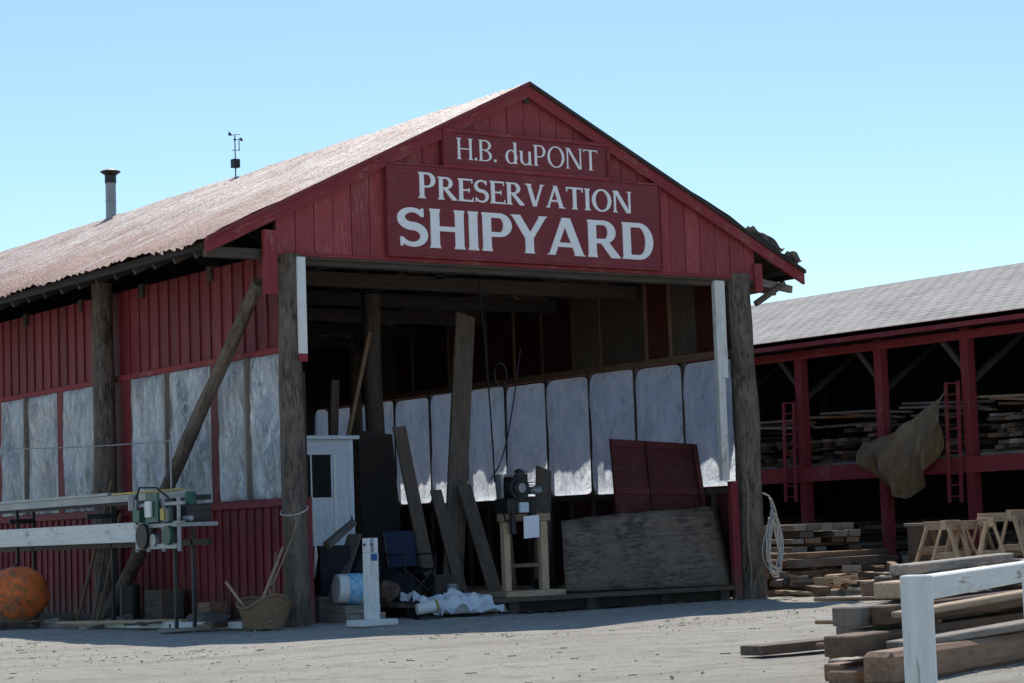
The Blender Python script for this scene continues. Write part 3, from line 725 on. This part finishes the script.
# ------------------------------------------------------------------ interior contents
def interior():
    e=empty('tool_booth'); m=M()
    x0,x1,y0,y1=1.55,3.15,3.0,4.6; T=3.72
    m.box(x0,y0,.3,x0+.12,y0+.05,T,BOOTH); m.box(x1-.12,y0,.3,x1,y0+.05,T,BOOTH)
    m.box(x0+.122,y0+.01,.3,x1-.122,y0+.05,2.5,BOOTH); m.box(x0+.122,y0+.01,3.4,x1-.122,y0+.05,T,BOOTH)
    m.box(x0+.122,y0+.01,2.502,x0+.3,y0+.05,3.398,BOOTH); m.box(x1-.55,y0+.01,2.502,x1-.122,y0+.05,3.398,BOOTH)
    m.box(x0,y0+.052,.3,x0+.05,y1,T,BOOTH); m.box(x1-.05,y0+.052,.3,x1,y1,T,BOOTH); m.box(x0,y1,.3,x1,y1+.05,T,BOOTH)
    m.box(x1-.5,y0-.01,.35,x1-.44,y0+.008,3.4,WHITE); m.box(x1-.1,y0-.01,1.9,x1-.06,y0-.0,2.1,DMET)
    m.make('walls',e,.004)
    m=M(); m.box(x0+.302,y0+.03,2.502,x1-.552,y0+.04,3.398,GLASSD); m.box(x0+.3,y0-.015,2.46,x1-.55,y0+.005,2.5,WHITE); m.box((x0+x1)/2-.25,y0,2.502,(x0+x1)/2-.22,y0+.025,3.398,WHITE); m.make('window',e)
    m=M(); m.box(x0-.1,y0-.12,T,x1+.1,y1+.1,T+.08,BOOTH); m.make('roof',e,.01)
    def lean(name,p,q,w,t,mat,up=(0,1,0)): m=M(); m.beam(p,q,w,t,mat,up); m.make(name,None,.005)
    lean('leaning_plank',(4.95,2.1,.3),(6.35,3.3,6.5),.50,.07,DGR)
    lean('leaning_plank',(5.75,1.6,.3),(5.55,2.4,2.7),.34,.05,DGR)
    lean('leaning_plank',(4.55,2.2,.3),(4.45,3.2,4.0),.32,.06,DGR)
    lean('leaning_plank',(3.9,4.5,3.7),(4.64,4.6,6.2),.09,.07,BRN)
    lean('leaning_plank',(3.9,5.4,.3),(4.3,5.6,5.2),.2,.1,DGR)
    lean('leaning_plank',(7.3,2.1,.3),(8.15,3.0,3.05),.42,.05,DGR)
    lean('leaning_plank',(7.0,2.8,.3),(7.3,3.5,2.9),.3,.05,BRN)
    lean('leaning_plank',(5.1,1.9,.3),(4.95,2.6,2.6),.28,.05,DGR)
    m=M(); m.prism([(3.95,4.0,.3),(5.05,4.0,.3),(5.0,4.35,3.9),(4.1,4.35,4.0)],(0,.04,0),SHEATH); m.make('shadowed_clutter_panel')  # dark sheet standing in for lumber and clutter lost in shadow
    e=empty('leaning_barn_door'); m=M()
    A=V((8.75,1.1,1.2));B=V((11.35,1.1,1.2));Cc=V((11.45,1.6,3.5));D=V((9.0,1.6,3.62))
    m.prism([A,B,Cc,D],(0,.06,.02),REDD,[(0,0,0),(3,0,0),(3,2,0),(0,2,0)])
    for z0,z1 in ((0,.06),(.5,.56),(.94,1)):
        a=A.lerp(D,z0);b=B.lerp(Cc,z0);c=B.lerp(Cc,z1);d=A.lerp(D,z1); o=V((0,-.035,0)); m.prism([a+o,b+o,c+o,d+o],(0,.03,0),REDD,[(0,0,0),(3,0,0),(3,.2,0),(0,.2,0)])
    for u0,u1 in ((.38,.42),(.95,1)):
        a=A.lerp(B,u0);b=A.lerp(B,u1);c=D.lerp(Cc,u1);d=D.lerp(Cc,u0); o=V((0,-.07,0)); m.prism([a+o,b+o,c+o,d+o],(0,.03,0),REDD)
    m.make('panel',e); m=M(); m.box(8.8,1.16,.3,8.9,1.26,1.25,BRN); m.box(11,1.16,.3,11.1,1.26,1.25,BRN); m.make('props',e)
    m=M()
    def fn(u,v):
        b=V((6.75,.45,.36)).lerp(V((11.15,.15,.32)),u); t=V((7.1,1.0,1.85+.08*math.sin(3*u))).lerp(V((11.3,.8,2.05)),u)
        p=b.lerp(t,v); p.y-=.10*math.sin(math.pi*u)*v+.03*noise.noise(V((u*3,v*2,0))); p.z+=.05*noise.noise(V((u*6,0,1)))*v
        return p
    m.grid(fn,24,10,PLYW); ob=m.make('leaning_hull_panel'); sm=ob.modifiers.new('solid','SOLIDIFY'); sm.thickness=.05
    e=empty('engine_stand'); m=M(); x,y=5.70,.6
    m.box(x-.62,y-.35,.3,x+.9,y+.35,.42,TAN)
    m.box(x-.45,y-.07,.422,x-.29,y+.07,1.86,TAN); m.box(x+.5,y-.07,.422,x+.68,y+.07,1.86,TAN); m.box(x-.5,y-.1,1.862,x+.74,y+.1,2.02,TAN)
    m.beam((x-.37,y+.08,.47),(x-.37,y+.5,.47),.08,.1,TAN); m.box(x-.288,y-.03,.9,x+.498,y+.03,.98,BRN)
    m.make('wooden_frame',e,.008)
    m=M(); c=V((x-.05,y,2.35))
    m.box(c.x-.4,y-.22,2.03,c.x+.32,y+.22,2.34,DMET); m.cyl((c.x-.1,y-.28,2.55),(c.x-.1,y+.2,2.55),.25,.25,DMET,16); m.cyl((c.x-.1,y-.33,2.55),(c.x-.1,y-.29,2.55),.17,.17,DMET,18); m.cyl((c.x-.1,y-.36,2.55),(c.x-.1,y-.335,2.55),.10,.10,STEEL,14)
    m.cyl((c.x+.2,y,2.33),(c.x+.2,y,2.85),.09,.09,DMET,12); m.box(c.x-.45,y-.1,2.35,c.x-.38,y+.1,2.85,STEEL); m.cyl((c.x+.27,y-.1,2.5),(c.x+.52,y-.1,2.5),.07,.11,STEEL,12)
    m.cyl((c.x-.35,y-.1,2.82),(c.x+.25,y-.1,2.9),.03,.03,STEEL,8); m.sph((c.x+.02,y-.1,2.83),.13,DMET,10,8); m.tube([(c.x-.3,y-.2,2.4),(c.x-.55,y-.25,2.2),(c.x-.45,y-.2,1.9),(c.x-.2,y-.2,1.8)],.025,BLK)
    m.box(c.x+.2,y-.24,1.7,c.x+.32,y-.12,2.3,DMET); m.cyl((c.x-.25,y-.2,1.6),(c.x-.25,y-.2,2.1),.08,.05,DMET,12); m.box(c.x-.12,y-.3,2.04,c.x+.1,y-.225,2.25,BOOTH)
    for i in range(6): m.box(c.x+.08,y-.24,2.36+i*.06,c.x+.34,y+.2,2.375+i*.06,STEEL)
    m.make('engine',e,.006)
    m=M(); m.prism([(x-.12,y-.32,1.5),(x+.28,y-.32,1.52),(x+.28,y-.33,1.98),(x-.12,y-.33,1.96)],(0,.004,0),PAPER); m.make('paper_notice',e)
    m=M(); P=[(5.3+.24*math.sin(t*1.3),1.2,7.0-4.3*t) for t in [i/12 for i in range(13)]]; m.tube(P,.018,BLK,5)
    P=[(6.4-.9*t,1.3,5.6-.5*math.sin(t*3.1)*1.2-2.8*t) for t in [i/12 for i in range(13)]]; m.tube(P,.015,BLK,5); m.tube([(5.85+.16*math.cos(a/2),1.3,5.0+.25*math.sin(a/2)) for a in range(14)],.018,DMET,5)
    m.make('hanging_cable')
    e=empty('folding_chair'); m=M(); x,y,z=3.85,1.9,.3
    for s in (-.38,.38):
        m.beam((x+s,y-.3,z),(x+s,y+.35,z+.7),.04,.04,DMET); m.beam((x+s,y+.35,z),(x+s,y-.3,z+.7),.04,.04,DMET); m.beam((x+s,y+.33,z+.6),(x+s,y+.5,z+1.45),.04,.04,DMET); m.beam((x+s,y-.32,z+.95),(x+s,y+.4,z+.95),.07,.03,BLK); m.beam((x+s,y-.3,z+.6),(x+s,y-.3,z+.94),.03,.03,DMET)
    m.beam((x-.38,y-.3,z+.05),(x+.38,y-.3,z+.65),.03,.03,DMET); m.beam((x+.38,y-.3,z+.05),(x-.38,y-.3,z+.65),.03,.03,DMET)
    m.make('frame',e); m=M()
    m.grid(lambda u,v:(x-.37+.74*u,y-.3+.65*v,z+.66-.1*math.sin(math.pi*u)),8,6,BLK); m.grid(lambda u,v:(x-.37+.74*u,y+.36+.13*v+.06*math.sin(math.pi*u),z+.7+.75*v),8,6,BLUED); m.make('seat_and_back',e)
    e=empty('plastic_bucket'); m=M(); bx=-1.05; by=-.1
    m.cyl((2.05+bx,.35+by,.66),(2.7+bx,.2+by,.62),.28,.31,WHITE,24,rings=3); m.cyl((2.65+bx,.21+by,.62),(2.71+bx,.195+by,.62),.34,.34,WHITE,24); m.make('body',e)
    m=M(); m.cyl((2.25+bx,.305+by,.648),(2.5+bx,.245+by,.632),.303,.313,BLUEL,24,cap=False); m.make('label',e)
    m=M(); m.box(1.0,.9,0,2.2,1.9,.5,GREY); m.box(1.1,1.0,.52,1.8,1.6,1.5,BLK); m.sph((2.2,1.3,.85),.42,BLK,14,10,(1,.8,1),.3); m.beam((1.3,.8,.5),(2.1,1.3,1.7),.3,.05,GREY); m.cyl((1.2,.9,1.5),(1.9,1.0,1.95),.1,.08,GREY,10)
    m.sph((3.2,1.5,.6),.35,BLK,12,8,(1.1,1,1),.3); m.box(4.9,1.0,.3,5.3,1.3,.45,BRN); m.box(3.0,2.4,.3,3.5,2.8,1.3,BLK)
    m.sph((2.6,.9,.52),.22,BRN,12,8,(1.2,1,.9),.4); m.box(6.9,1.5,.3,7.3,1.8,.62,DMET); m.cyl((4.35,1.2,.3),(4.35,1.2,.62),.15,.16,STEEL,16); m.box(4.4,1.9,.3,4.9,2.2,.8,DGR)
    m.make('tool_crate_and_bags',None,.01)
    m=M(); m.box(.95,-.2,0,1.85,.6,.17,GREY); m.box(1.0,-.1,.172,1.8,.5,.33,GREY); m.make('wooden_step',None,.01)
    m=M(); m.cyl((2.25,-.7,.2),(2.6,-.8,.26),.11,.13,WHITE,14); m.cyl((2.6,-.8,.26),(2.65,-.81,.265),.14,.12,YEL,14); m.beam((2.2,-.75,.03),(2.7,-.85,.03),.3,.05,DMET); m.beam((2.4,-.75,.04),(2.4,-.75,.14),.05,.05,DMET); m.make('clamp_lamp')
    def fn(u,v):
        px=2.65+1.6*u+.25*noise.noise(V((v*3,u*2,0))); py=-.95+1.5*v+.35*noise.noise(V((u*4,1,0)))
        base=.31 if py>-.3 else .31-.27*min(1,(-.3-py)/.25)
        z=base+.02+.13*abs(noise.noise(V((u*5,v*5,4))))*2.4+.05*abs(noise.noise(V((u*13,v*13,4))))
        return (px,py,z)
    m=M(); m.grid(fn,50,40,CLOTH); m.make('white_dust_sheet')
interior()
# ------------------------------------------------------------------ ropes & baskets
def ropes():
    m=M(); c=V((11.82,-.44,1.25)); 
    for k in range(8):
        rx=R(.13,.22); rz_=R(.6,.85); ph=R(-.1,.1)
        m.tube([(c.x+ph*.6+rx*math.cos(a)+.04*math.sin(a*3+k),c.y-.02*k+.05*math.sin(a*2),c.z+rz_*math.sin(a)+ph) for a in [i*2*math.pi/24 for i in range(25)]],.016,ROPE,5)
    m.tube([(11.9,-.4,2.05),(11.85,-.38,2.25),(11.75,-.28,2.32)],.025,ROPE,6)
    m.make('coiled_rope')
    m=M(); m.tube([(11.25+.03*math.sin(i),-.33,2.6-.26*i) for i in range(10)],.018,ROPEB,5); m.make('hanging_rope')
    m=M(); P=[]
    for i in range(25):
        t=i/24; P.append((-.3-.9*t+.15*math.sin(t*9),-.45-.3*t,2.0*(1-t)**1.6+.12+.35*abs(math.sin(t*7))*(1-t)))
    m.tube(P,.016,ROPEB,6)
    m.tube([(-.02+.26*math.cos(a),.02+.27*math.sin(a),2.2+.1*math.sin(a+1)) for a in [i*.45 for i in range(16)]],.018,ROPE,6)
    m.tube([(.24,-.25,2.1),(.28,-.28,1.3),(.2,-.3,.9),(.28,-.27,1.75)],.016,ROPE,6)
    m.make('mooring_rope')
    e=empty('wicker_basket'); m=M(); x,y=-.9,-.3
    def fn(u,v):
        a=u*2*math.pi; r=(.32+.13*v)*(1+.03*math.sin(a*24)*math.sin(v*40)); return (x+r*1.15*math.cos(a),y+r*math.sin(a),.0+.5*v-.10*math.cos(2*a)*v+.03*math.sin(3*a)*v)
    m.grid(fn,72,12,WICK); m.cyl((x,y,.0),(x,y,.04),.34,.34,WICK,20); m.make('body',e)
    m=M(); m.tube([(x+.52*math.cos(a),y+.45*math.sin(a),.50-.10*math.cos(2*a)+.03*math.sin(3*a)) for a in [i*2*math.pi/32 for i in range(33)]],.03,WICK,6); m.make('rim',e)
    m=M(); m.beam((x-.2,y,.2),(x+.6,y+.3,1.5),.04,.04,TAN); m.beam((x+.1,y-.1,.2),(x+.5,y+.4,1.4),.05,.05,BRN); m.beam((x-.2,y+.1,.2),(x-.75,y+.1,.9),.04,.04,TAN); m.sph((x,y,.4),.28,BRN,12,8,(1,1,.5),.4); m.make('tools_in_basket',e)
    e=empty('orange_mooring_float'); m=M(); c=(-2.75,7.05,.68)
    m.sph(c,.66,ORG,32,22,(1,1,.92),.12); m.make('ball',e)
    m=M(); m.box(-3.4,6.4,0,-2.05,7.6,.14,DGR); m.cyl((-2.75,7.05,.05),(-2.75,7.05,.35),.42,.5,BRN,14); m.cyl((-2.75,7.05,1.27),(-2.75,7.05,1.35),.06,.05,DMET,10); m.make('cradle',e)
    m=M(); m.beam((-1.0,.2,.06),(-2.1,4.8,.06),.28,.12,WHITEB); m.beam((-2.0,4.9,.06),(-3.1,9.4,.06),.28,.12,GREY); m.beam((-1.4,2.0,.14),(-2.6,5.2,.12),.2,.06,TAN); m.make('edge_timbers',None,.01)
    m=M()
    for i in range(44):
        t=R(0,1); c=V((-1.2-1.5*t+R(-.5,.9),.5+7*t,R(.03,.16))); a=R(0,3); d=V((math.cos(a),math.sin(a),R(-.1,.1)))*R(.1,.45)
        m.beam(c-d,c+d,R(.05,.18),R(.03,.1),random.choice([GREY,TAN,BRN,DGR]))
    m.sph((-.75,2.3,.1),.35,GREY,12,8,(1.3,1,.5),.5)
    m.box(-.6,4.6,0,-.1,5.4,.7,DGR); m.box(-.55,2.6,0,-.15,3.1,.45,BRN); m.cyl((-.5,6.3,.0),(-.5,6.3,.8),.22,.22,DMET,14)
    m.make('wood_scraps',None,.004)
ropes()
# ------------------------------------------------------------------ sawmill
def sawmill():
    e=empty('portable_sawmill'); X=-2.3; m=M()
    m.box(X-.05,1.9,1.70,X+.03,11.5,2.08,WHITEB); m.make('log_bed_board',e,.008)
    m=M(); m.box(X+.1,.2,2.5,X+.22,11.5,2.64,STEEL); m.box(X+.06,.5,2.645,X+.2,3.4,2.68,YEL); m.box(X+.06,3.6,2.645,X+.2,11,2.70,STEEL); m.box(X+.5,.2,2.45,X+.6,11.5,2.55,DMET)
    m.box(X+.5,.2,1.6,X+.6,11.5,1.72,DMET)
    m.make('rails',e)
    m=M()
    for y in (.85,4.4,8.4,11.2):
        if y!=4.4: m.box(X+.12,y-.03,0,X+.18,y+.03,2.5,DMET)
        m.box(X+.5,y-.03,0,X+.56,y+.03,2.45,DMET)
        m.box(X-.0,y+.05,2.2,X+.6,y+.1,2.3,DMET)
        m.box(X-.15,y-.2,0,X+.7,y+.2,.05,GREY)
    m.cyl((X+.15,.95,2.64),(X+.15,.95,3.62),.02,.02,STEEL,6); m.tube([(X+.15,.95+.88*i,3.6+.035*i-.004*i*(12-i)*.5) for i in range(13)],.012,STEEL,5)
    m.make('legs',e)
    m=M()
    s=.55
    def B(x0,y0,z0,x1,y1,z1,mt): m.box(x0,y0*.8+s,z0,x1,y1*.8+s,z1,mt)
    def Cy(p,q,a,b,mt,n=12): m.cyl((p[0],p[1]*.8+s,p[2]),(q[0],q[1]*.8+s,q[2]),a,b,mt,n)
    B(X-.35,-1.0,1.95,X+.5,1.3,2.03,STEEL); B(X-.35,-.95,1.55,X-.27,1.2,1.65,STEEL); B(X-.33,-1.2,2.35,X-.25,.9,2.42,STEEL)
    for y in (-1.0,-.2,.6,1.2): B(X-.34,y-.03,1.5,X-.28,y+.03,2.5,STEEL)
    Cy((X-.1,.15,2.25),(X-.1,.95,2.25),.2,.2,GRN,18); Cy((X-.1,.96,2.25),(X-.1,1.06,2.25),.22,.18,DMET,18); B(X-.3,.0,2.04,X+.3,.9,2.12,GRN)
    B(X-.4,-.15,2.05,X-.36,.5,2.6,GRN); Cy((X-.42,.7,1.8),(X-.36,.7,1.8),.24,.24,DMET,24); Cy((X-.42,-.6,1.8),(X-.36,-.6,1.8),.18,.18,GRN,24)
    B(X-.1,-.9,2.04,X+.4,-.3,2.35,DMET); Cy((X+.1,-.6,2.36),(X+.1,-.6,2.6),.12,.1,GRN,14); Cy((X-.2,-1.35,2.1),(X-.2,-1.0,2.1),.05,.05,STEEL,8); B(X-.42,-1.3,2.0,X-.3,-.95,2.06,STEEL)
    Cy((X-.3,1.4,2.6),(X-.3,1.4,2.3),.1,.1,STEEL,12); m.tube([(X-.3,1.3+s*.5,2.5),(X-.4,.9+s*.5,2.72),(X-.3,.4+s*.5,2.7),(X-.2,.1+s*.5,2.5)],.02,BLK); B(X-.46,.1,2.15,X-.41,.4,2.45,WHITE)
    B(X-.38,.9,2.06,X-.2,1.25,2.3,GRN); B(X-.36,-.8,1.68,X-.2,-.2,1.9,DMET); Cy((X-.38,.2,1.72),(X-.3,.2,1.72),.12,.12,STEEL,16); B(X-.4,-.45,2.08,X-.36,-.25,2.3,YEL)
    for i in range(5): B(X-.38,-.85+i*.14,2.05,X-.33,-.8+i*.14,2.3+.03*(i%2),random.choice([DMET,STEEL,GRN]))
    m.make('saw_carriage',e,.006)
    m=M(); m.beam((-1.2,5.6,3.0),(-1.6,6.6,.02),.06,.06,BRN); m.beam((-1.3,5.0,2.3),(-1.4,6.0,.02),.05,.05,BRN); m.beam((-1.0,6.2,2.2),(-1.8,5.4,.02),.05,.05,DGR); m.make('leaning_poles')
sawmill()
# ------------------------------------------------------------------ camera, light, world
K=.7
cd=bpy.data.cameras.new('camera'); co=bpy.data.objects.new('camera',cd); SC.collection.objects.link(co); SC.camera=co
F=2170.0; C=V((-20.86,-36.47,1.6)); th=math.radians(5.07); ro=math.radians(2.0)
h=V((.582,.813,0)).normalized(); r=V((h.y,-h.x,0)); up=V((0,0,1))
f=h*math.cos(th)+up*math.sin(th); u=up*math.cos(th)-h*math.sin(th)
u2=u*math.cos(ro)+r*math.sin(ro); r2=r*math.cos(ro)-u*math.sin(ro)
cd.sensor_width=36; cd.lens=F/1024*36; cd.clip_end=6000; cd.clip_start=.1
mt=Matrix((r2,u2,-f)).transposed().to_4x4(); mt.translation=C; co.matrix_world=mt
el=math.radians(53); az=math.radians(35.2)
sd=bpy.data.lights.new('sun','SUN'); sd.energy=5.0; sd.angle=math.radians(.5); sd.color=(1,.96,.89)
so=bpy.data.objects.new('sun',sd); SC.collection.objects.link(so)
dv=V((math.sin(az)*math.cos(el),math.cos(az)*math.cos(el),math.sin(el))); so.rotation_euler=dv.to_track_quat('Z','Y').to_euler(); so.location=(0,0,60)
w=bpy.data.worlds.new('World'); SC.world=w; w.use_nodes=True; nt=w.node_tree; nt.nodes.clear()
sk=nt.nodes.new('ShaderNodeTexSky'); sk.sky_type='NISHITA'; sk.sun_disc=False; sk.sun_elevation=el; sk.sun_rotation=az; sk.air_density=1.0; sk.dust_density=.15; sk.ozone_density=2.0
mx=nt.nodes.new('ShaderNodeMix'); mx.data_type='RGBA'; mx.blend_type='MULTIPLY'; mx.inputs[0].default_value=1; mx.inputs[7].default_value=(.94,1.04,1.06,1)
bg=nt.nodes.new('ShaderNodeBackground'); bg.inputs[1].default_value=.135; wo=nt.nodes.new('ShaderNodeOutputWorld')
nt.links.new(sk.outputs[0],mx.inputs[6]); nt.links.new(mx.outputs[2],bg.inputs[0]); nt.links.new(bg.outputs[0],wo.inputs[0])
SC.view_settings.view_transform='Standard'; SC.view_settings.look='None'; SC.view_settings.exposure=0
S=Matrix.Scale(K,4)
for o in list(SC.objects):
    if o.parent is None:
        if o.type in('CAMERA','LIGHT'): o.location=o.location*K
        else: o.matrix_world=S@o.matrix_world
